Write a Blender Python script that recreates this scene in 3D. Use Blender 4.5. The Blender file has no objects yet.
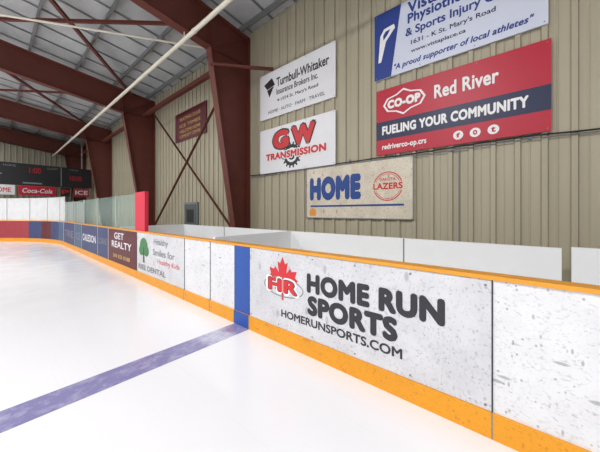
import bpy, bmesh, math, random
from mathutils import Matrix, Vector
sc=bpy.context.scene
col=sc.collection
try:
    sc.view_settings.view_transform='Standard'
except Exception: pass

# ---------------- materials ----------------
def lin(c):
    return tuple(((v/255)/12.92 if v/255<=0.04045 else ((v/255+0.055)/1.055)**2.4) for v in c)
def mat(name,rgb,rough=0.6,metal=0.0,var=0.0,scale=4.0,stretch=(1,1,1),emit=0.0,spec=0.5,bump=0.0):
    m=bpy.data.materials.new(name); m.use_nodes=True
    nt=m.node_tree; b=nt.nodes['Principled BSDF']
    c=lin(rgb)
    b.inputs['Roughness'].default_value=rough
    b.inputs['Metallic'].default_value=metal
    b.inputs['Specular IOR Level'].default_value=spec
    tc=nt.nodes.new('ShaderNodeTexCoord'); mp=nt.nodes.new('ShaderNodeMapping')
    mp.inputs['Scale'].default_value=stretch
    nt.links.new(tc.outputs['Object'],mp.inputs['Vector'])
    nz=nt.nodes.new('ShaderNodeTexNoise'); nz.inputs['Scale'].default_value=scale; nz.inputs['Detail'].default_value=5
    nt.links.new(mp.outputs['Vector'],nz.inputs['Vector'])
    mx=nt.nodes.new('ShaderNodeMix'); mx.data_type='RGBA'
    mx.inputs[6].default_value=(*[v*(1-var) for v in c],1)
    mx.inputs[7].default_value=(*[min(1,v*(1+var)) for v in c],1)
    nt.links.new(nz.outputs['Fac'],mx.inputs[0])
    nt.links.new(mx.outputs[2],b.inputs['Base Color'])
    if bump>0:
        bp=nt.nodes.new('ShaderNodeBump'); bp.inputs['Strength'].default_value=bump
        bp.inputs['Distance'].default_value=0.05
        nt.links.new(nz.outputs['Fac'],bp.inputs['Height']); nt.links.new(bp.outputs['Normal'],b.inputs['Normal'])
    if emit>0:
        b.inputs['Emission Color'].default_value=(*c,1); b.inputs['Emission Strength'].default_value=emit
    return m
def scuffed(name,rgb,dark=(90,90,95),amount=0.5,rough=0.45,pucks=0.0,grime=0.35):
    m=mat(name,rgb,rough,var=0.05,scale=1.5)
    nt=m.node_tree; b=nt.nodes['Principled BSDF']
    src=b.inputs['Base Color'].links[0].from_socket
    tc=nt.nodes.new('ShaderNodeTexCoord')
    def mixin(src,fac):
        mx=nt.nodes.new('ShaderNodeMix'); mx.data_type='RGBA'
        nt.links.new(fac,mx.inputs[0]); nt.links.new(src,mx.inputs[6])
        mx.inputs[7].default_value=(*lin(dark),1)
        return mx.outputs[2]
    def layer(src,scale,stretch,lo,hi,strength,rot=0.3):
        mp=nt.nodes.new('ShaderNodeMapping'); mp.inputs['Scale'].default_value=stretch
        mp.inputs['Rotation'].default_value=(rot,0,rot)
        nt.links.new(tc.outputs['Object'],mp.inputs['Vector'])
        nz=nt.nodes.new('ShaderNodeTexNoise'); nz.inputs['Scale'].default_value=scale; nz.inputs['Detail'].default_value=6
        nz.inputs['Roughness'].default_value=0.65
        nt.links.new(mp.outputs['Vector'],nz.inputs['Vector'])
        rp=nt.nodes.new('ShaderNodeMapRange'); rp.inputs['From Min'].default_value=lo; rp.inputs['From Max'].default_value=hi
        rp.inputs['To Max'].default_value=strength
        nt.links.new(nz.outputs['Fac'],rp.inputs['Value'])
        return mixin(src,rp.outputs['Result'])
    s=layer(src,22,(1,1,1.3),0.60,0.74,amount)
    s=layer(s,60,(1,0.6,1),0.55,0.74,amount*1.2,rot=0.6)
    s=layer(s,2.5,(1,1,1),0.40,0.75,amount*grime)
    if pucks>0:
        for sc_,stv,th,rt in ((6.5,(1,0.45,1.7),0.10,0.2),(11,(1,1.5,0.6),0.085,0.9),(19,(1,1,.8),0.10,0.5)):
            mp=nt.nodes.new('ShaderNodeMapping'); mp.inputs['Scale'].default_value=(stv[0],stv[1],stv[2]); mp.inputs['Rotation'].default_value=(rt,0,rt*.5)
            nt.links.new(tc.outputs['Object'],mp.inputs['Vector'])
            vo=nt.nodes.new('ShaderNodeTexVoronoi'); vo.inputs['Scale'].default_value=sc_
            nt.links.new(mp.outputs['Vector'],vo.inputs['Vector'])
            rp=nt.nodes.new('ShaderNodeMapRange'); rp.inputs['From Min'].default_value=th; rp.inputs['From Max'].default_value=th*1.6
            rp.inputs['To Min'].default_value=pucks; rp.inputs['To Max'].default_value=0
            nt.links.new(vo.outputs['Distance'],rp.inputs['Value'])
            s=mixin(s,rp.outputs['Result'])
    nt.links.new(s,b.inputs['Base Color'])
    return m

M={}
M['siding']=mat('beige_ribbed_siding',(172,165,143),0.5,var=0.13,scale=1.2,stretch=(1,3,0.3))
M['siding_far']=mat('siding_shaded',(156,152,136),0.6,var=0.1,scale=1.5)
M['steel']=mat('red_oxide_steel',(98,46,36),0.6,var=0.25,scale=3)
M['roof']=mat('foil_insulation',(184,187,188),0.38,metal=0.15,var=0.38,scale=1.6,stretch=(1,0.5,1),bump=0.8)
M['purlin']=mat('galvanised_purlin',(120,121,121),0.45,metal=0.2,var=0.15)
M['concrete']=mat('concrete_floor',(130,128,122),0.8,var=0.1)
M['board']=scuffed('white_dasher_board',(222,223,226),(84,86,92),0.42,pucks=0.5)
M['adwhite']=scuffed('white_ad_panel',(210,211,215),(88,88,94),0.45,pucks=0.35,grime=0.5)
M['kick']=scuffed('yellow_kick_plate',(226,152,24),(140,86,30),0.35,pucks=0.35)
M['rail']=mat('yellow_top_rail',(222,152,44),0.4,var=0.1)
M['bench']=mat('white_bench_partition',(242,244,246),0.5,var=0.03)
M['blue']=scuffed('blue_panel',(30,80,164),(20,50,110),0.4)
M['black']=mat('black_paint',(28,28,32),0.5,var=0.1)
M['ink']=mat('dark_ink',(45,45,52),0.5,var=0.1,scale=20)
M['white']=mat('white_paint',(238,238,238),0.5,var=0.02)
M['signwhite']=mat('sign_white',(226,227,231),0.4,var=0.03)
M['red']=mat('red_print',(205,28,45),0.45,var=0.05)
M['coop']=mat('crimson_print',(184,24,52),0.4,var=0.05)
M['navy']=mat('navy_print',(28,36,74),0.4,var=0.05)
M['royal']=mat('royal_blue_print',(40,64,140),0.4,var=0.05)
M['homeblue']=mat('home_blue_print',(22,66,140),0.5,var=0.08)
M['cream']=scuffed('aged_cream_sign',(222,213,194),(112,90,66),0.6,pucks=0.5,grime=0.5)
M['palelilac']=mat('pale_blue_sign',(212,218,234),0.4,var=0.03)
M['maroon']=mat('maroon_sign',(86,24,34),0.5,var=0.1)
M['gold']=mat('gold_print',(205,170,90),0.5)
M['green']=mat('green_print',(60,120,70),0.5,var=0.1)
M['pipe']=mat('cream_pipe',(224,219,202),0.4,var=0.06)
M['door']=mat('grey_green_door',(82,92,90),0.5,var=0.08)
M['pad']=mat('red_post_padding',(206,38,66),0.55,var=0.06)
M['alu']=mat('aluminium_post',(190,198,198),0.35,metal=0.3)
M['led']=mat('led_red',(165,14,26),0.5,emit=0.2)
M['housing']=mat('lamp_housing',(210,210,210),0.4)
M['ads2']=mat('teal_ad',(60,92,120),0.5,var=0.3,scale=5)
M['dimred']=mat('dark_red_ad',(150,48,58),0.5,var=0.2,scale=5)
M['dimblue']=mat('slate_blue_ad',(48,62,104),0.5,var=0.2,scale=5)
M['leafred']=mat('leaf_red',(204,44,50),0.5,var=0.04)
M['grey']=mat('grey_print',(120,124,130),0.5)
M['orange']=mat('orange_print',(226,150,50),0.5)

def glass(name,tint,fac):
    m=bpy.data.materials.new(name); m.use_nodes=True; nt=m.node_tree
    for n in list(nt.nodes): nt.nodes.remove(n)
    o=nt.nodes.new('ShaderNodeOutputMaterial'); t=nt.nodes.new('ShaderNodeBsdfTransparent')
    p=nt.nodes.new('ShaderNodeBsdfPrincipled'); p.inputs['Base Color'].default_value=(*lin(tint),1); p.inputs['Roughness'].default_value=0.15
    p.inputs['Specular IOR Level'].default_value=0.3
    nz=nt.nodes.new('ShaderNodeTexNoise'); nz.inputs['Scale'].default_value=3
    tc=nt.nodes.new('ShaderNodeTexCoord'); nt.links.new(tc.outputs['Object'],nz.inputs['Vector'])
    r=nt.nodes.new('ShaderNodeMapRange'); r.inputs['To Min'].default_value=fac*0.85; r.inputs['To Max'].default_value=fac*1.15
    nt.links.new(nz.outputs['Fac'],r.inputs['Value'])
    x=nt.nodes.new('ShaderNodeMixShader'); nt.links.new(r.outputs[0],x.inputs[0])
    nt.links.new(t.outputs[0],x.inputs[1]); nt.links.new(p.outputs[0],x.inputs[2]); nt.links.new(x.outputs[0],o.inputs[0])
    return m
M['glass']=glass('rink_glass',(180,214,204),0.16)
M['glass_end']=glass('scuffed_end_glass',(244,246,248),0.45)

# ice
def ice_mat():
    m=mat('ice',(236,236,239),0.28,var=0.025,scale=0.8)
    nt=m.node_tree; b=nt.nodes['Principled BSDF']
    src=b.inputs['Base Color'].links[0].from_socket
    tc=nt.nodes.new('ShaderNodeTexCoord')
    nz=nt.nodes.new('ShaderNodeTexNoise'); nz.inputs['Scale'].default_value=1.8; nz.inputs['Detail'].default_value=4
    nt.links.new(tc.outputs['Object'],nz.inputs['Vector'])
    r=nt.nodes.new('ShaderNodeMapRange'); r.inputs['From Min'].default_value=.3; r.inputs['From Max'].default_value=.7
    r.inputs['To Min'].default_value=0.14; r.inputs['To Max'].default_value=0.26
    nt.links.new(nz.outputs['Fac'],r.inputs['Value']); nt.links.new(r.outputs[0],b.inputs['Roughness'])
    last=src
    for rot,sx in ((0.5,60),(-0.9,70)):
        mp=nt.nodes.new('ShaderNodeMapping'); mp.inputs['Rotation'].default_value=(0,0,rot); mp.inputs['Scale'].default_value=(sx,0.8,1)
        nt.links.new(tc.outputs['Object'],mp.inputs['Vector'])
        n2=nt.nodes.new('ShaderNodeTexNoise'); n2.inputs['Scale'].default_value=1.0; n2.inputs['Detail'].default_value=3
        nt.links.new(mp.outputs['Vector'],n2.inputs['Vector'])
        rr=nt.nodes.new('ShaderNodeMapRange'); rr.inputs['From Min'].default_value=.64; rr.inputs['From Max'].default_value=.75; rr.inputs['To Max'].default_value=.12
        nt.links.new(n2.outputs['Fac'],rr.inputs['Value'])
        mx=nt.nodes.new('ShaderNodeMix'); mx.data_type='RGBA'
        nt.links.new(rr.outputs[0],mx.inputs[0]); nt.links.new(last,mx.inputs[6]); mx.inputs[7].default_value=(*lin((200,204,214)),1)
        last=mx.outputs[2]
    nt.links.new(last,b.inputs['Base Color'])
    b.inputs['Specular IOR Level'].default_value=0.5
    return m
M['ice']=ice_mat()
def line_mat():
    m=mat('painted_blue_line_under_ice',(134,130,174),0.22,var=0.05,scale=6,spec=0.5)
    nt=m.node_tree; b=nt.nodes['Principled BSDF']; src=b.inputs['Base Color'].links[0].from_socket
    tc=nt.nodes.new('ShaderNodeTexCoord')
    nz=nt.nodes.new('ShaderNodeTexNoise'); nz.inputs['Scale'].default_value=7; nz.inputs['Detail'].default_value=9; nz.inputs['Roughness'].default_value=.7
    nt.links.new(tc.outputs['Object'],nz.inputs['Vector'])
    sx=nt.nodes.new('ShaderNodeSeparateXYZ'); nt.links.new(tc.outputs['Object'],sx.inputs[0])
    g=nt.nodes.new('ShaderNodeMapRange'); g.inputs['From Min'].default_value=1.6; g.inputs['From Max'].default_value=1.85; g.inputs['To Max'].default_value=0.28
    nt.links.new(sx.outputs[0],g.inputs['Value'])
    g2=nt.nodes.new('ShaderNodeMapRange'); g2.inputs['From Min'].default_value=2.0; g2.inputs['From Max'].default_value=2.15; g2.inputs['To Max'].default_value=-0.28
    nt.links.new(sx.outputs[0],g2.inputs['Value'])
    a=nt.nodes.new('ShaderNodeMath'); a.operation='ADD'; nt.links.new(nz.outputs['Fac'],a.inputs[0]); nt.links.new(g.outputs[0],a.inputs[1])
    a2=nt.nodes.new('ShaderNodeMath'); a2.operation='ADD'; nt.links.new(a.outputs[0],a2.inputs[0]); nt.links.new(g2.outputs[0],a2.inputs[1])
    r=nt.nodes.new('ShaderNodeMapRange'); r.inputs['From Min'].default_value=.48; r.inputs['From Max'].default_value=.85; r.inputs['To Max'].default_value=0.7
    nt.links.new(a2.outputs[0],r.inputs['Value'])
    mx=nt.nodes.new('ShaderNodeMix'); mx.data_type='RGBA'
    nt.links.new(r.outputs[0],mx.inputs[0]); nt.links.new(src,mx.inputs[6]); mx.inputs[7].default_value=(*lin((218,220,230)),1)
    nt.links.new(mx.outputs[2],b.inputs['Base Color'])
    return m
M['iceline']=line_mat()

# ---------------- mesh builder ----------------
class MB:
    def __init__(s): s.v=[]; s.f=[]; s.mi=[]; s.mats=[]
    def m(s,mt):
        if mt not in s.mats: s.mats.append(mt)
        return s.mats.index(mt)
    def face(s,pts,mt):
        b=len(s.v); s.v+= [tuple(p) for p in pts]; s.f.append(tuple(range(b,b+len(pts)))); s.mi.append(s.m(mt))
    def hexa(s,p,mt):
        b=len(s.v); s.v+=[tuple(q) for q in p]; k=s.m(mt)
        for f in ((0,3,2,1),(4,5,6,7),(0,1,5,4),(1,2,6,5),(2,3,7,6),(3,0,4,7)):
            s.f.append(tuple(b+i for i in f)); s.mi.append(k)
    def box(s,a,c,mt):
        x0,y0,z0=a;x1,y1,z1=c
        s.hexa([(x0,y0,z0),(x1,y0,z0),(x1,y1,z0),(x0,y1,z0),(x0,y0,z1),(x1,y0,z1),(x1,y1,z1),(x0,y1,z1)],mt)
    def bar(s,p,q,w,h,mt,side=None):
        p=Vector(p);q=Vector(q);d=(q-p).normalized()
        u=Vector(side) if side else d.cross(Vector((0,0,1)))
        if u.length<1e-4: u=Vector((1,0,0))
        u=u.normalized(); n=d.cross(u).normalized()
        u=u*w/2;n=n*h/2
        s.hexa([p-u-n,p+u-n,p+u+n,p-u+n,q-u-n,q+u-n,q+u+n,q-u+n],mt)
    def tube(s,p,q,r,mt,n=10):
        p=Vector(p);q=Vector(q);d=(q-p).normalized()
        u=d.orthogonal().normalized(); w=d.cross(u)
        b=len(s.v);k=s.m(mt)
        for c in (p,q):
            for i in range(n):
                a=2*math.pi*i/n; s.v.append(tuple(c+u*math.cos(a)*r+w*math.sin(a)*r))
        for i in range(n):
            j=(i+1)%n; s.f.append((b+i,b+j,b+n+j,b+n+i)); s.mi.append(k)
        s.f.append(tuple(b+i for i in reversed(range(n)))); s.mi.append(k)
        s.f.append(tuple(b+n+i for i in range(n))); s.mi.append(k)
    def prism_y(s,pts,y0,y1,mt):
        n=len(pts);b=len(s.v);k=s.m(mt)
        s.v+=[(x,y0,z) for x,z in pts]+[(x,y1,z) for x,z in pts]
        s.f.append(tuple(b+i for i in range(n))); s.mi.append(k)
        s.f.append(tuple(b+n+i for i in reversed(range(n)))); s.mi.append(k)
        for i in range(n):
            j=(i+1)%n; s.f.append((b+i,b+n+i,b+n+j,b+j)); s.mi.append(k)
    def ribbon(s,path,o0,o1,z0,z1,mt):
        L=offset(path,o0);R=offset(path,o1)
        for i in range(len(path)-1):
            s.hexa([(*L[i],z0),(*R[i],z0),(*R[i+1],z0),(*L[i+1],z0),(*L[i],z1),(*R[i],z1),(*R[i+1],z1),(*L[i+1],z1)],mt)
    def obj(s,name,parent=None,matrix=None,recalc=True):
        me=bpy.data.meshes.new(name); me.from_pydata(s.v,[],s.f)
        for m_ in s.mats: me.materials.append(m_)
        me.polygons.foreach_set('material_index',s.mi)
        if recalc:
            bm=bmesh.new(); bm.from_mesh(me); bmesh.ops.recalc_face_normals(bm,faces=bm.faces); bm.to_mesh(me); bm.free()
        me.update()
        o=bpy.data.objects.new(name,me); col.objects.link(o)
        if matrix is not None: o.matrix_world=matrix
        if parent: o.parent=parent
        return o
def offset(path,o):
    out=[];n=len(path)
    for i in range(n):
        a=Vector(path[max(0,i-1)]);c=Vector(path[min(n-1,i+1)])
        t=(c-a).normalized(); out.append((path[i][0]+t.y*o,path[i][1]-t.x*o))
    return out

# ---------------- dimensions ----------------
WX=5.2; OX=-26.6; CX=(WX+OX)/2; EY=27.9; BY=-34
EAVE=7.05; P=0.12
BX=2.32; RX=-23.7; R=7.0; YS=17.0
FZ=-0.002
def roofz(x): return EAVE+P*(WX-x if x>=CX else x-OX)

# ---------------- room shell ----------------
def siding_profile(a,b,depth=0.038,pitch=0.3):
    pts=[];t=a
    while t<b-1e-6:
        for dt,dd in ((0,0),(pitch*0.30,0),(pitch*0.32,0.008),(pitch*0.36,0.008),(pitch*0.38,0),(pitch*0.64,0),(pitch*0.69,depth),(pitch*0.89,depth),(pitch*0.94,0)):
            if t+dt<b: pts.append((t+dt,dd))
        t+=pitch
    pts.append((b,0)); return pts
def wall_x(name,x,sgn,y0,y1,z1,mt):
    mb=MB(); pr=siding_profile(y0,y1)
    for (a,da),(b,db) in zip(pr[:-1],pr[1:]):
        mb.face([(x+sgn*da,a,FZ),(x+sgn*db,b,FZ),(x+sgn*db,b,z1),(x+sgn*da,a,z1)],mt)
    xs=sorted((x-sgn*0.02,x-sgn*0.15))
    mb.box((xs[0],y0,FZ),(xs[1],y1,z1),mt)
    return mb.obj(name,recalc=False)
wall_x('wall_right',WX,-1,BY,EY,EAVE,M['siding'])
wall_x('wall_left',OX,1,BY,EY,EAVE,M['siding'])
def wall_y(name,y,sgn,mt):
    mb=MB(); pr=siding_profile(OX,WX)
    for (a,da),(b,db) in zip(pr[:-1],pr[1:]):
        mb.face([(a,y+sgn*da,FZ),(b,y+sgn*db,FZ),(b,y+sgn*db,roofz(b)),(a,y+sgn*da,roofz(a))],mt)
    ys=sorted((y-sgn*0.02,y-sgn*0.15))
    mb.prism_y([(OX-.15,FZ),(WX+.15,FZ),(WX+.15,EAVE),(CX,roofz(CX)),(OX-.15,EAVE)],ys[0],ys[1],mt)
    return mb.obj(name,recalc=False)
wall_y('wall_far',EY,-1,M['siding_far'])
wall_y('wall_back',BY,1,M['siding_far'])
mb=MB(); mb.box((OX-.15,BY-.15,-0.2),(WX+.15,EY+.15,FZ),M['concrete']); mb.obj('floor')
mb=MB()
mb.prism_y([(WX+.15,EAVE),(CX,roofz(CX)),(CX,roofz(CX)+.1),(WX+.15,EAVE+.1)],BY-.15,EY+.15,M['roof'])
mb.prism_y([(OX-.15,EAVE),(CX,roofz(CX)),(CX,roofz(CX)+.1),(OX-.15,EAVE+.1)],BY-.15,EY+.15,M['roof'])
mb.obj('ceiling')
mb=MB(); x=WX-0.35
while x>OX+0.3:
    z=roofz(x)
    mb.box((x-0.008,BY,z-0.2),(x+0.008,EY,z-0.005),M['purlin'])
    mb.box((x-0.06,BY,z-0.205),(x+0.008,EY,z-0.19),M['purlin'])
    x-=1.3
mb.obj('roof_purlins')
mb=MB(); y=BY+1
while y<EY:
    for a,b in ((WX,CX),(CX,OX)):
        mb.bar((a,y,roofz(a)-0.012),(b,y,roofz(b)-0.012),0.06,0.01,M['purlin'],side=(0,1,0))
    y+=0.895
mb.obj('insulation_straps')

# ---------------- steel frames ----------------
def frame(y):
    mb=MB(); S=M['steel']
    for sg in (1,-1):
        def X(x): return x if sg==1 else 2*CX-x
        ox=WX-0.055
        out=[(ox,FZ),(ox,EAVE-.2),(CX,roofz(CX)-.2)]
        inn=[(4.80,FZ),(3.84,6.02),(1.5,6.33),(CX,7.85)]
        poly=[(X(a),b) for a,b in out+inn[::-1]]
        mb.prism_y(poly,y-.008,y+.008,S)
        for seq in (out,inn):
            for a,b in zip(seq[:-1],seq[1:]):
                mb.bar((X(a[0]),y,a[1]),(X(b[0]),y,b[1]),0.24,0.025,S,side=(0,1,0))
        mb.bar((X(3.84),y,6.02),(X(ox),y,6.02),0.2,0.02,S,side=(0,1,0))
        mb.bar((X(3.84),y,6.02),(X(3.84),y,6.98),0.2,0.03,S,side=(0,1,0))
        mb.bar((X(3.84),y,6.02),(X(ox),y,6.85),0.12,0.02,S,side=(0,1,0))
        mb.bar((X(-2.2),y,6.75),(X(-2.2),y,7.73),0.22,0.04,S,side=(0,1,0))
        mb.box((min(X(4.7),X(ox)),y-.16,FZ),(max(X(4.7),X(ox)),y+.16,0.02),S)
        for bx in (4.74,5.08):
            for by in (-.13,.13): mb.tube((X(bx),y+by,0.02),(X(bx),y+by,0.06),0.015,M['alu'],6)
    return mb.obj('steel_portal_frame')
FY=[6.54,13.7,20.6,27.6,-1.5,-9,-16.5,-24,-31.5]
for y in FY: frame(y)

mb=MB(); S=M['steel']
mb.bar((4.95,6.6,0.7),(4.95,13.62,6.5),0.09,0.02,S); mb.bar((4.93,6.6,6.3),(4.93,13.62,0.5),0.09,0.02,S)
mb.bar((4.70,6.55,6.1),(4.70,13.7,6.1),0.14,0.14,S); mb.bar((4.70,13.7,6.1),(4.70,20.6,6.1),0.14,0.14,S)
mb.bar((4.70,20.6,6.1),(4.70,27.5,6.1),0.14,0.14,S)
mb.obj('wall_cross_bracing')
mb=MB()
mb.bar((4.2,13.6,6.86),(-1.2,6.62,7.4),0.09,0.09,S); mb.bar((4.2,6.62,6.86),(-1.2,13.6,7.4),0.08,0.08,S)
mb.bar((4.0,20.5,6.86),(-1.2,13.8,7.4),0.09,0.09,S); mb.bar((4.0,13.8,6.86),(-1.2,20.5,7.4),0.08,0.08,S)
mb.obj('roof_cross_bracing')
mb=MB(); mb.bar((3.86,6.5,5.57),(5.15,5.41,5.57),0.07,0.07,S); mb.obj('column_strut')

mb=MB(); mb.tube((3.17,-20,5.9),(3.17,EY-.1,5.9),0.05,M['pipe'])
for y in FY: 
    if -20<y<27: mb.tube((3.17,y,5.9),(3.17,y,6.13),0.015,M['pipe'])
yy=-18
while yy<27: mb.tube((3.17,yy,5.9),(3.17,yy+.08,5.9),0.06,M['pipe']); yy+=3
mb.obj('ceiling_pipe')
mb=MB(); mb.tube((4.5,7.6,6.72),(0.0,10.9,6.9),0.03,M['pipe']); mb.tube((0,10.9,6.9),(-6,10.9,7.5),0.03,M['pipe'])
mb.tube((4.5,7.6,6.72),(4.5,7.6,roofz(4.5)),0.02,M['pipe'])
mb.tube((0,10.9,6.9),(0,10.9,roofz(0)),0.02,M['pipe']); mb.obj('roof_conduit')

# wall cable / conduit
mb=MB()
def cable(f,r,mt,ya=-6,yb=6.4,n=70):
    prev=None
    for i in range(n):
        y=ya+i*(yb-ya)/(n-1); p=(WX-.055,y,f(y))
        if prev: mb.tube(prev,p,r,mt,6)
        prev=p
cable(lambda y:2.715+0.015*math.sin(y*2.1)-0.03*abs(math.sin(y*1.3)),0.012,M['black'])
cable(lambda y:2.66+0.012*math.sin(y*1.7+1)-0.02*abs(math.sin(y*.9)),0.009,M['grey'])
mb.tube((WX-.055,.9,2.70),(WX-.055,.9,.3),0.009,M['grey'],6)
for y in range(-6,7): mb.box((WX-.05,y-.02,2.66),(WX-.03,y+.02,2.75),M['grey'])
mb.obj('wall_cable')

# ---------------- rink ----------------
path=[(BX,-26+i*1.0) for i in range(0,43)]
path+= [(BX,16.5),(BX,YS)]
for i in range(1,25):
    a=math.pi/2*i/24; path.append((BX-R+R*math.cos(a),YS+R*math.sin(a)))
for x in [BX-R-1-i for i in range(0,int(BX-R-1-(RX+R))+1)]: path.append((x,YS+R))
path.append((RX+R,YS+R))
for i in range(1,25):
    a=math.pi/2*i/24; path.append((RX+R-R*math.sin(a),YS+R*math.cos(a)))
for y in range(16,-27,-2): path.append((RX,y))
mb=MB(); poly=[(x,y,0.0) for x,y in offset(path,0.0)]
mb.face(poly,M['ice'])
ice=mb.obj('ice_sheet',recalc=False)
if ice.data.polygons[0].normal.z<0: ice.data.flip_normals()
mb=MB(); mb.face([(RX,2.90,.001),(BX,2.9,.001),(BX,3.22,.001),(RX,3.22,.001)],M['iceline']); mb.obj('blue_line',parent=ice,recalc=False)
mb=MB(); mb.face([(RX+1.4,21.0,0.001),(BX-1.4,21.0,0.001),(BX-1.4,21.05,.001),(RX+1.4,21.05,.001)],M['red']); mb.obj('goal_line',parent=ice,recalc=False)

mb=MB(); mb.ribbon(path,0,0.1,0.0012,1.12,M['board']); boards=mb.obj('rink_boards')
mb=MB(); mb.ribbon(path,-0.018,0,0.0012,0.185,M['kick']); mb.obj('kick_plate',parent=boards)
mb=MB(); mb.ribbon(path,-0.015,0.12,1.12,1.15,M['rail']); mb.obj('top_rail',parent=boards)

def faceX(x,y,z):
    return Matrix(((0,0,-1,x),(-1,0,0,y),(0,1,0,z),(0,0,0,1)))
def faceY(x,y,z):
    return Matrix(((1,0,0,x),(0,0,-1,y),(0,1,0,z),(0,0,0,1)))
def panel(name,mtx,w,h,mt,t=0.02,parent=None,edge=None):
    mb=MB(); mb.box((0,0,-t),(w,h,0),mt)
    return mb.obj(name,parent,mtx)
def text(root,s,u0,v0,u1,v1,mt,bold=0.0,shear=0.0,w=0.003,name='lettering'):
    cu=bpy.data.curves.new('t','FONT'); cu.body=s; cu.shear=shear; cu.resolution_u=4
    if bold>0.03: cu.space_character=1.0+bold*1.2
    o=bpy.data.objects.new('t',cu); col.objects.link(o)
    bpy.context.view_layer.update()
    dg=bpy.context.evaluated_depsgraph_get()
    me=bpy.data.meshes.new_from_object(o.evaluated_get(dg))
    bpy.data.objects.remove(o)
    r=bold*0.85
    offs=[(0,0)] if r<=0 else [(0,0)]+[(r*math.cos(k*math.pi/4),r*math.sin(k*math.pi/4)) for k in range(8)]+[(r*.5*math.cos(k*math.pi/2),r*.5*math.sin(k*math.pi/2)) for k in range(4)]
    V=[v.co.copy() for v in me.vertices]; F=[tuple(p.vertices) for p in me.polygons]
    bpy.data.meshes.remove(me)
    nv=[];nf=[]
    for i,(dx,dy) in enumerate(offs):
        b=len(nv); nv+=[(v.x+dx,v.y+dy,w+i*0.00006) for v in V]; nf+=[tuple(b+q for q in f) for f in F]
    xs=[v[0] for v in nv];ys=[v[1] for v in nv]
    a,b,c,d=min(xs),max(xs),min(ys),max(ys)
    nv=[(u0+(x-a)/(b-a)*(u1-u0), v0+(y-c)/(d-c)*(v1-v0), z) for x,y,z in nv]
    me=bpy.data.meshes.new(name); me.from_pydata(nv,[],nf); me.materials.append(mt)
    ob=bpy.data.objects.new(name,me); col.objects.link(ob); ob.parent=root
    return ob
def shape(root,pts,mt,w=0.002,name='graphic'):
    mb=MB(); mb.face([(a,b,w) for a,b in pts],mt)
    o=mb.obj(name,root,recalc=False)
    if o.data.polygons[0].normal.z<0: o.data.flip_normals()
    return o
def rect(u0,v0,u1,v1): return [(u0,v0),(u1,v0),(u1,v1),(u0,v1)]
def circ(u,v,ru,rv=None,n=40): 
    rv=rv or ru
    return [(u+ru*math.cos(2*math.pi*i/n),v+rv*math.sin(2*math.pi*i/n)) for i in range(n)]
def gear(u,v,r,teeth=12,depth=0.18):
    p=[]
    for i in range(teeth):
        for f,rr in ((0,1-depth),(0.25,1-depth),(0.32,1),(0.68,1),(0.75,1-depth)):
            a=2*math.pi*(i+f)/teeth; p.append((u+r*rr*math.cos(a),v+r*rr*math.sin(a)))
    return p
def leaf(u,v,s):
    h=[(0,1),(.13,.72),(.27,.8),(.2,.38),(.4,.6),(.46,.48),(.72,.52),(.63,.28),(.78,.18),(.36,-.12),(.42,-.3),(.05,-.24),(.05,-.65)]
    return [(u+a*s,v+b*s) for a,b in h]+[(u-a*s,v+b*s) for a,b in h[::-1] if a>0]
def ring(root,u,v,r,th,mt,w=0.0025,n=40,ry=None):
    ry=ry or r
    mb=MB()
    for i in range(n):
        a=2*math.pi*i/n;b=2*math.pi*(i+1)/n
        mb.face([(u+r*math.cos(a),v+ry*math.sin(a),w),(u+r*math.cos(b),v+ry*math.sin(b),w),(u+(r-th)*math.cos(b),v+(ry-th)*math.sin(b),w),(u+(r-th)*math.cos(a),v+(ry-th)*math.sin(a),w)],mt)
    return mb.obj('ring',root,recalc=False)
def bolts(root,w,h,mt,step=0.6,m=.04):
    mb=MB()
    n=max(2,int(w/step)+1)
    for i in range(n):
        for v in (m,h-m):
            u=m+(w-2*m)*i/(n-1)
            mb.face([(a,b,.003) for a,b in circ(u,v,.010,n=8)],mt)
    return mb.obj('fasteners',root,recalc=False)

# --- board advertisements ---
XF=BX-0.004
def ad(y_left,y_right,mt,name):
    return panel(name,faceX(XF,y_left,0.187),y_left-y_right,0.925,mt,t=0.003,parent=boards)
a=ad(2.895,0.205,M['adwhite'],'sports_shop_ad_panel')
bolts(a,2.69,.925,M['grey'],.45,.035)
Y0=2.895;Z0=0.187
def T(root,s,yl,yr,z0,z1,mt,**k): return text(root,s,Y0-yl,z0-Z0,Y0-yr,z1-Z0,mt,**k)
T(a,'HOME RUN',1.89,0.50,0.70,0.92,M['ink'],bold=0.075)
T(a,'SPORTS',1.88,0.87,0.455,0.675,M['ink'],bold=0.075)
T(a,'HOMERUNSPORTS.COM',2.29,0.83,0.33,0.42,M['ink'],bold=0.03)
shape(a,leaf(Y0-2.27,0.74-Z0,0.32),M['leafred'],w=0.002,name='maple_leaf')
T(a,'HR',2.56,1.99,0.60,0.81,M['white'],bold=0.11,w=0.003)
T(a,'HR',2.53,2.02,0.62,0.79,M['ink'],bold=0.08,w=0.0045)
T(a,'HR',2.515,2.035,0.63,0.78,M['leafred'],bold=0.05,w=0.006)
ring(a,Y0-2.27,0.69-Z0,0.33,0.012,M['grey'],ry=0.12)
panel('blue_line_stripe',faceX(XF-.002,3.24,0.19),0.33,0.93,M['blue'],t=0.004,parent=boards)
panel('blue_kick_stripe',faceX(BX-.02,3.24,0.003),0.33,0.184,M['blue'],t=0.003,parent=boards)
a=ad(7.16,4.78,M['adwhite'],'dental_ad_panel')
shape(a,circ(0.42,0.62,0.24,0.2,14),M['green'],name='tree_crown'); shape(a,[(0.38,0.25),(0.48,0.25),(0.44,0.6),(0.40,0.6)],M['ink'],w=0.003,name='tree_trunk')
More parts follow.
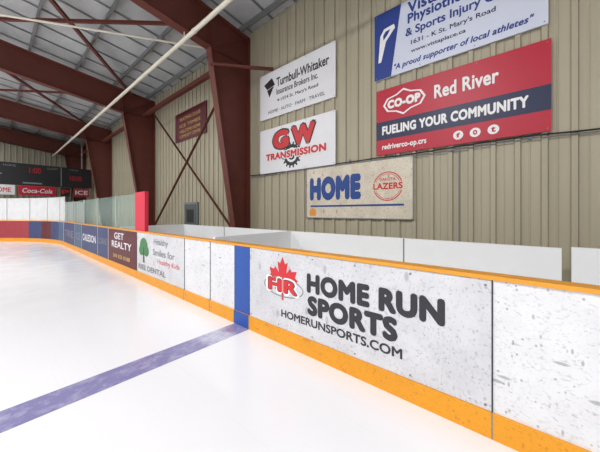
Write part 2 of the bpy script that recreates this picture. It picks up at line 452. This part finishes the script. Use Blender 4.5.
shape(a,circ(0.28,0.52,0.15,0.12,12),M['green'],w=.0025,name='tree_crown'); shape(a,circ(0.58,0.52,0.15,0.12,12),M['green'],w=.0025,name='tree_crown')
text(a,'Healthy',1.0,0.68,1.7,0.84,M['grey'],bold=.01); text(a,'Smiles for',0.95,0.48,2.0,0.62,M['grey'],bold=.01)
text(a,'Healthy Kids',1.2,0.29,2.2,0.42,M['leafred']); text(a,'RIEL DENTAL',0.1,0.08,1.6,0.2,M['grey'],bold=.03)
def simple_ad(yl,yr,mt,lines,name):
    a=ad(yl,yr,mt,name); w=yl-yr
    for s,u0,v0,u1,v1,m2 in lines: text(a,s,u0*w,v0,u1*w,v1,m2,bold=0.02)
    return a
simple_ad(9.55,7.2,M['maroon'],[('GET',.25,.66,.6,.84,M['signwhite']),('REALTY',.15,.42,.85,.6,M['signwhite']),('204 555 0188',.2,.14,.8,.24,M['gold'])],'realty_ad_panel')
simple_ad(10.75,9.6,M['dimblue'],[('LOANS',.1,.4,.9,.6,M['grey'])],'bank_ad_panel')
simple_ad(13.1,10.8,M['dimblue'],[('CALEDON',.08,.35,.92,.6,M['signwhite'])],'trucking_ad_panel')
simple_ad(14.4,13.15,M['ads2'],[('ICE',.2,.3,.8,.6,M['grey'])],'equipment_ad_panel')
simple_ad(16.9,14.45,M['dimblue'],[('TIRE',.1,.3,.9,.6,M['grey'])],'tire_ad_panel')
def curved_ad(i,j,mt,name):
    mb=MB(); L=[]
    for k in range(i,j+1):
        a_=Vector(path[k-1]);c_=Vector(path[k+1]); t=(c_-a_).normalized()
        L.append((path[k][0]-t.y*0.004,path[k][1]+t.x*0.004))
    for p,q in zip(L[:-1],L[1:]):
        mb.face([(*p,0.19),(*q,0.19),(*q,1.11),(*p,1.11)],mt)
    mb.obj(name,boards,recalc=False)
s0=44
cm=[M['ads2'],M['dimblue'],M['maroon'],M['dimblue'],M['dimred'],M['dimred'],M['navy'],M['dimblue'],M['board'],M['ads2'],M['dimred'],M['navy']]
for n in range(12): curved_ad(s0+n*2,s0+2+n*2,cm[n],'curved_ad_panel')
mb=MB()
for y in (-2.3,0.2,2.9,3.24,3.9,4.77,7.18):
    mb.box((XF-.003,y-.004,0.187),(XF+.002,y+.004,1.12),M['ink'])
    mb.box((BX-.0195,y-.004,0.003),(BX-.01,y+.004,0.187),M['concrete'])
mb.obj('panel_seams',parent=boards)

# --- glass ---
gs=[i for i,p in enumerate(path) if abs(p[0]-BX)<1e-6 and p[1]>=7.0]
side=path[gs[0]:s0+1]; endp=path[s0:]
mb=MB(); mb.ribbon(side,0.045,0.057,1.15,2.05,M['glass']); mb.obj('glass_side',parent=boards)
mb=MB(); mb.ribbon(endp,0.045,0.057,1.15,2.35,M['glass_end']); mb.obj('glass_end',parent=boards)
mb=MB()
acc=0
so=offset(path,0.051)
for i in range(gs[0],len(path)):
    if i>gs[0]: acc+=(Vector(path[i])-Vector(path[i-1])).length
    if i==gs[0] or acc>=1.2:
        acc=0; h=2.07 if i<s0+1 else 2.37
        x,y=so[i]; mb.box((x-.02,y-.02,1.14),(x+.02,y+.02,h),M['alu'])
mb.obj('glass_posts',parent=boards)
mb=MB(); mb.box((BX+.02,6.75,1.15),(BX+.1,7.38,2.08),M['pad']); mb.obj('glass_end_padding',parent=boards)

# --- bench area ---
mb=MB(); B=M['bench']
mb.box((4.30,-0.28,FZ),(4.36,8.95,1.18),B); 
for y in (1.52,3.99,6.5): mb.box((4.293,y-.008,0),(4.301,y+.008,1.18),M['grey'])
mb.box((2.44,3.96,FZ),(4.30,4.02,1.18),B)
mb.box((2.44,8.89,FZ),(4.30,8.95,1.18),B)
mb.box((4.30,-9,FZ),(4.36,-0.36,1.2),B)
mb.obj('bench_box_partition')
mb=MB()
mb.box((3.75,0.2,0.40),(4.1,3.7,0.45),M['pipe'])
for y in (0.4,1.9,3.4): mb.box((3.8,y,FZ),(4.05,y+.06,0.40),M['grey'])
mb.obj('players_bench')

# --- wall signs ---
SX=WX-0.070
def wsign(name,yl,yr,z0,z1,mt):
    a=panel(name,faceX(SX,yl,z0),yl-yr,z1-z0,mt,t=0.03)
    bolts(a,yl-yr,z1-z0,M['grey'],.8)
    return a,yl-yr,z1-z0
a,w,h=wsign('insurance_sign',5.94,3.35,4.23,5.51,M['signwhite'])
shape(a,[(.18,.98),(.5,1.1),(.62,.88),(.30,.82)],M['black'],name='emblem'); shape(a,[(.30,.80),(.58,.86),(.40,.58)],M['black'],name='emblem')
text(a,'Turnbull-Whitaker',.68,.80,2.42,1.04,M['ink'],bold=.03)
text(a,'Insurance Brokers Inc.',.68,.58,2.1,.74,M['ink'],bold=.02)
text(a,"4-1554 St. Mary's Road",.7,.36,2.1,.47,M['ink'],bold=.02)
text(a,'HOME · AUTO · FARM · TRAVEL',.35,.12,2.3,.21,M['grey'],bold=.03)
a,w,h=wsign('transmission_sign',5.94,3.35,2.69,3.93,M['signwhite'])
shape(a,gear(1.24,.40,.34,16),M['black'],name='gear'); shape(a,circ(1.24,.40,.19),M['signwhite'],w=.003,name='gear_hole')
shape(a,circ(1.24,.40,.13),M['black'],w=.0035,name='gear_hub')
text(a,'G',.50,.58,1.18,1.16,M['black'],bold=.13,w=.004); text(a,'G',.54,.62,1.14,1.12,M['leafred'],bold=.09,w=.006)
text(a,'W',1.2,.58,2.06,1.16,M['black'],bold=.13,w=.004); text(a,'W',1.25,.62,2.01,1.12,M['leafred'],bold=.09,w=.006)
text(a,'TRANSMISSION',.22,.31,2.38,.57,M['signwhite'],bold=.16,w=.007)
text(a,'TRANSMISSION',.26,.345,2.34,.535,M['leafred'],bold=.07,w=.009)
a,w,h=wsign('home_bench_sign',4.21,1.63,1.45,2.66,M['cream'])
text(a,'HOME',.12,.42,1.50,.98,M['homeblue'],bold=.10)
ring(a,2.08,.66,.30,.02,M['leafred'],ry=.29); ring(a,2.08,.66,.26,.01,M['leafred'],ry=.25); shape(a,rect(1.76,.575,2.40,.745),M['cream'],w=.003,name='logo_band')
text(a,'LAZERS',1.78,.60,2.38,.73,M['leafred'],bold=.05,w=.004)
text(a,'DAKOTA',1.92,.77,2.24,.83,M['leafred'],bold=.02,w=.004)
shape(a,rect(.14,.27,2.4,.31),M['homeblue'],name='stripe')
shape(a,[(.12,.06),(.3,.06),(.3,.2),(.21,.25),(.12,.2)],M['orange'],name='crest')
mb=MB()
for r_ in ((0,0,w,.02),(0,h-.02,w,h),(0,0,.02,h),(w-.02,0,w,h)): mb.face([(p[0],p[1],.002) for p in rect(*r_)],M['grey'])
mb.obj('frame_edge',a,recalc=False)
a,w,h=wsign('fuel_coop_sign',2.36,-.23,2.74,4.04,M['coop'])
shape(a,rect(0,.30,w,.66),M['navy'],name='band')
hx=[(.14,.97),(.22,1.10),(.40,1.14),(.54,1.22),(.68,1.14),(.86,1.10),(.94,.97),(.86,.84),(.68,.80),(.54,.72),(.40,.80),(.22,.84)]
shape(a,hx,M['white'],w=.002,name='shield')
cx,cy=.54,.97
shape(a,[(cx+(u-cx)*.9,cy+(v-cy)*.86) for u,v in hx],M['coop'],w=.003,name='shield_inner')
text(a,'CO-OP',.23,.885,.85,1.055,M['white'],bold=.09,w=.005)
text(a,'Red River',1.08,.86,2.0,1.10,M['white'],bold=.035)
text(a,'FUELING YOUR COMMUNITY',.12,.39,2.35,.57,M['white'],bold=.06)
text(a,'redriverco-op.crs',.12,.07,.95,.21,M['white'],bold=.04)
for i,g in enumerate('fot'):
    shape(a,circ(1.45+i*.24,.15,.075,n=24),M['white'],w=.003,name='icon'); text(a,g,1.42+i*.24,.11,1.48+i*.24,.19,M['coop'],bold=.05,w=.005)
a,w,h=wsign('physiotherapy_sign',2.40,-.20,4.26,5.58,M['palelilac'])
shape(a,[(0,0),(.34,0),(.54,1.32),(0,1.32)],M['royal'],name='field')
shape(a,[(.08,.34),(.14,.34),(.24,.72),(.42,.92),(.40,1.0),(.20,.98),(.12,.86)],M['white'],w=.003,name='bird_emblem')
shape(a,[(.19,.76),(.27,.84),(.33,.93),(.23,.92),(.18,.85)],M['royal'],w=.004,name='bird_emblem_inner')
text(a,'Vista',.66,1.06,1.22,1.28,M['royal'],bold=.04); text(a,'Physiotherapy',.66,.82,1.95,1.06,M['royal'],bold=.04)
text(a,'& Sports Injury Clinic',.62,.60,2.3,.80,M['royal'],bold=.03)
text(a,"1631 - K St. Mary's Road",.72,.44,2.0,.55,M['navy'],bold=.02)
text(a,'www.vistaplace.ca',.72,.29,1.6,.38,M['navy'],bold=.02)
text(a,'"A proud supporter of local athletes"',.40,.07,2.45,.21,M['royal'],bold=.04,shear=.25)
a,w,h=wsign('skate_club_banner',11.37,8.9,4.5,5.67,M['maroon'])
for v0,s in ((.82,'SKATING CLUB'),(.55,'ICE TIMES'),(.32,'WELCOME HOME'),(.12,'COMMUNITY CENTRE')): text(a,s,.4,v0,2.05,v0+.12,M['gold'])

mb=MB(); mb.box((WX-.09,9.5,FZ),(WX-.041,10.55,1.98),M['grey']); mb.box((WX-.11,9.58,0.02),(WX-.09,10.47,1.9),M['door'])
mb.box((WX-.118,9.75,1.2),(WX-.11,10.3,1.7),M['black']); mb.box((WX-.16,9.64,.98),(WX-.11,9.72,1.02),M['alu']); mb.obj('door_1')

# --- far end ---
mb=MB(); mb.box((-20,25.6,FZ),(4.7,25.7,2.35),M['white']); 
for i in range(20): mb.box((-19+i*1.22,25.59,0),(-18.97+i*1.22,25.6,2.35),M['grey'])
mb.obj('lobby_partition')
sb=panel('scoreboard',faceY(-2.2,24.9,3.35),7.2,1.4,M['black'],t=.2)
shape(sb,rect(2.3,.62,2.7,.70),M['grey'],name='label'); shape(sb,rect(3.6,.1,4.5,.2),M['grey'],name='label')
text(sb,'HOME',2.75,1.15,3.3,1.28,M['grey']); text(sb,'1:00',3.9,.82,4.45,1.18,M['led'])
text(sb,'TIME',5.9,1.2,6.4,1.3,M['grey']); text(sb,'10:05',5.95,.5,6.6,.82,M['led'])
text(sb,'GUEST',4.75,1.15,5.3,1.28,M['grey'])
mb=MB(); mb.box((2.25,.12,0),(2.3,1.35,.02),M['grey']); mb.box((5.45,.05,0),(5.5,1.38,.02),M['grey']); mb.obj('divider',sb)
mb=MB()
for u in (.6,6.6): mb.box((u,1.4,-.12),(u+.05,3.9+ (0.35 if u<1 else 0)-.6,-.08),M['alu'])
mb.obj('hanger',sb)
for x0,wd,mt,s,tm in ((.55,1.8,M['coop'],'Coca-Cola',M['signwhite']),(-1.3,1.7,M['signwhite'],'WELCOME',M['red']),(2.6,.5,M['black'],'P',M['led']),(3.3,.9,M['dimred'],'ICE',M['signwhite'])):
    a=panel('scoreboard_ad_panel',faceY(x0+.65,24.9,2.7),wd,.62,mt,t=.08,parent=None)
    text(a,s,.1*wd,.16,.9*wd,.46,tm,bold=.02,shear=.2 if 'Coca' in s else 0)
    a.parent=sb; a.matrix_parent_inverse=Matrix.Identity(4); a.matrix_local=sb.matrix_world.inverted()@faceY(x0+.65,24.9,2.7)

# --- lights ---
for x in (-3.0,-10.7,-18.4):
    for y in (-13,-5,2.5,10,17.2,24):
        z=roofz(x)-1.1
        mb=MB(); mb.box((x-.35,y-.75,z),(x+.35,y+.75,z+.12),M['housing'])
        mb.tube((x,y-.5,z+.1),(x,y-.5,roofz(x)-.02),.01,M['alu'],6); mb.tube((x,y+.5,z+.1),(x,y+.5,roofz(x)-.02),.01,M['alu'],6)
        f=mb.obj('high_bay_light')
        L=bpy.data.lights.new('lamp','AREA'); L.shape='RECTANGLE'; L.size=.6; L.size_y=1.4; L.energy=365; L.color=(1.0,.99,.985)
        lo=bpy.data.objects.new('lamp',L); lo.location=(x,y,z-.02); col.objects.link(lo); lo.parent=f
w=bpy.data.worlds.new('world'); sc.world=w; w.use_nodes=True
w.node_tree.nodes['Background'].inputs[0].default_value=(.8,.85,.9,1); w.node_tree.nodes['Background'].inputs[1].default_value=.5

# --- camera ---
cd=bpy.data.cameras.new('camera'); cam=bpy.data.objects.new('camera',cd); col.objects.link(cam)
cam.location=(0,0,1.6); cam.rotation_euler=(math.radians(90),0,math.radians(-49.3))
cd.lens=16.02; cd.sensor_width=36; cd.shift_y=-14/600; cd.clip_start=.05
sc.camera=cam
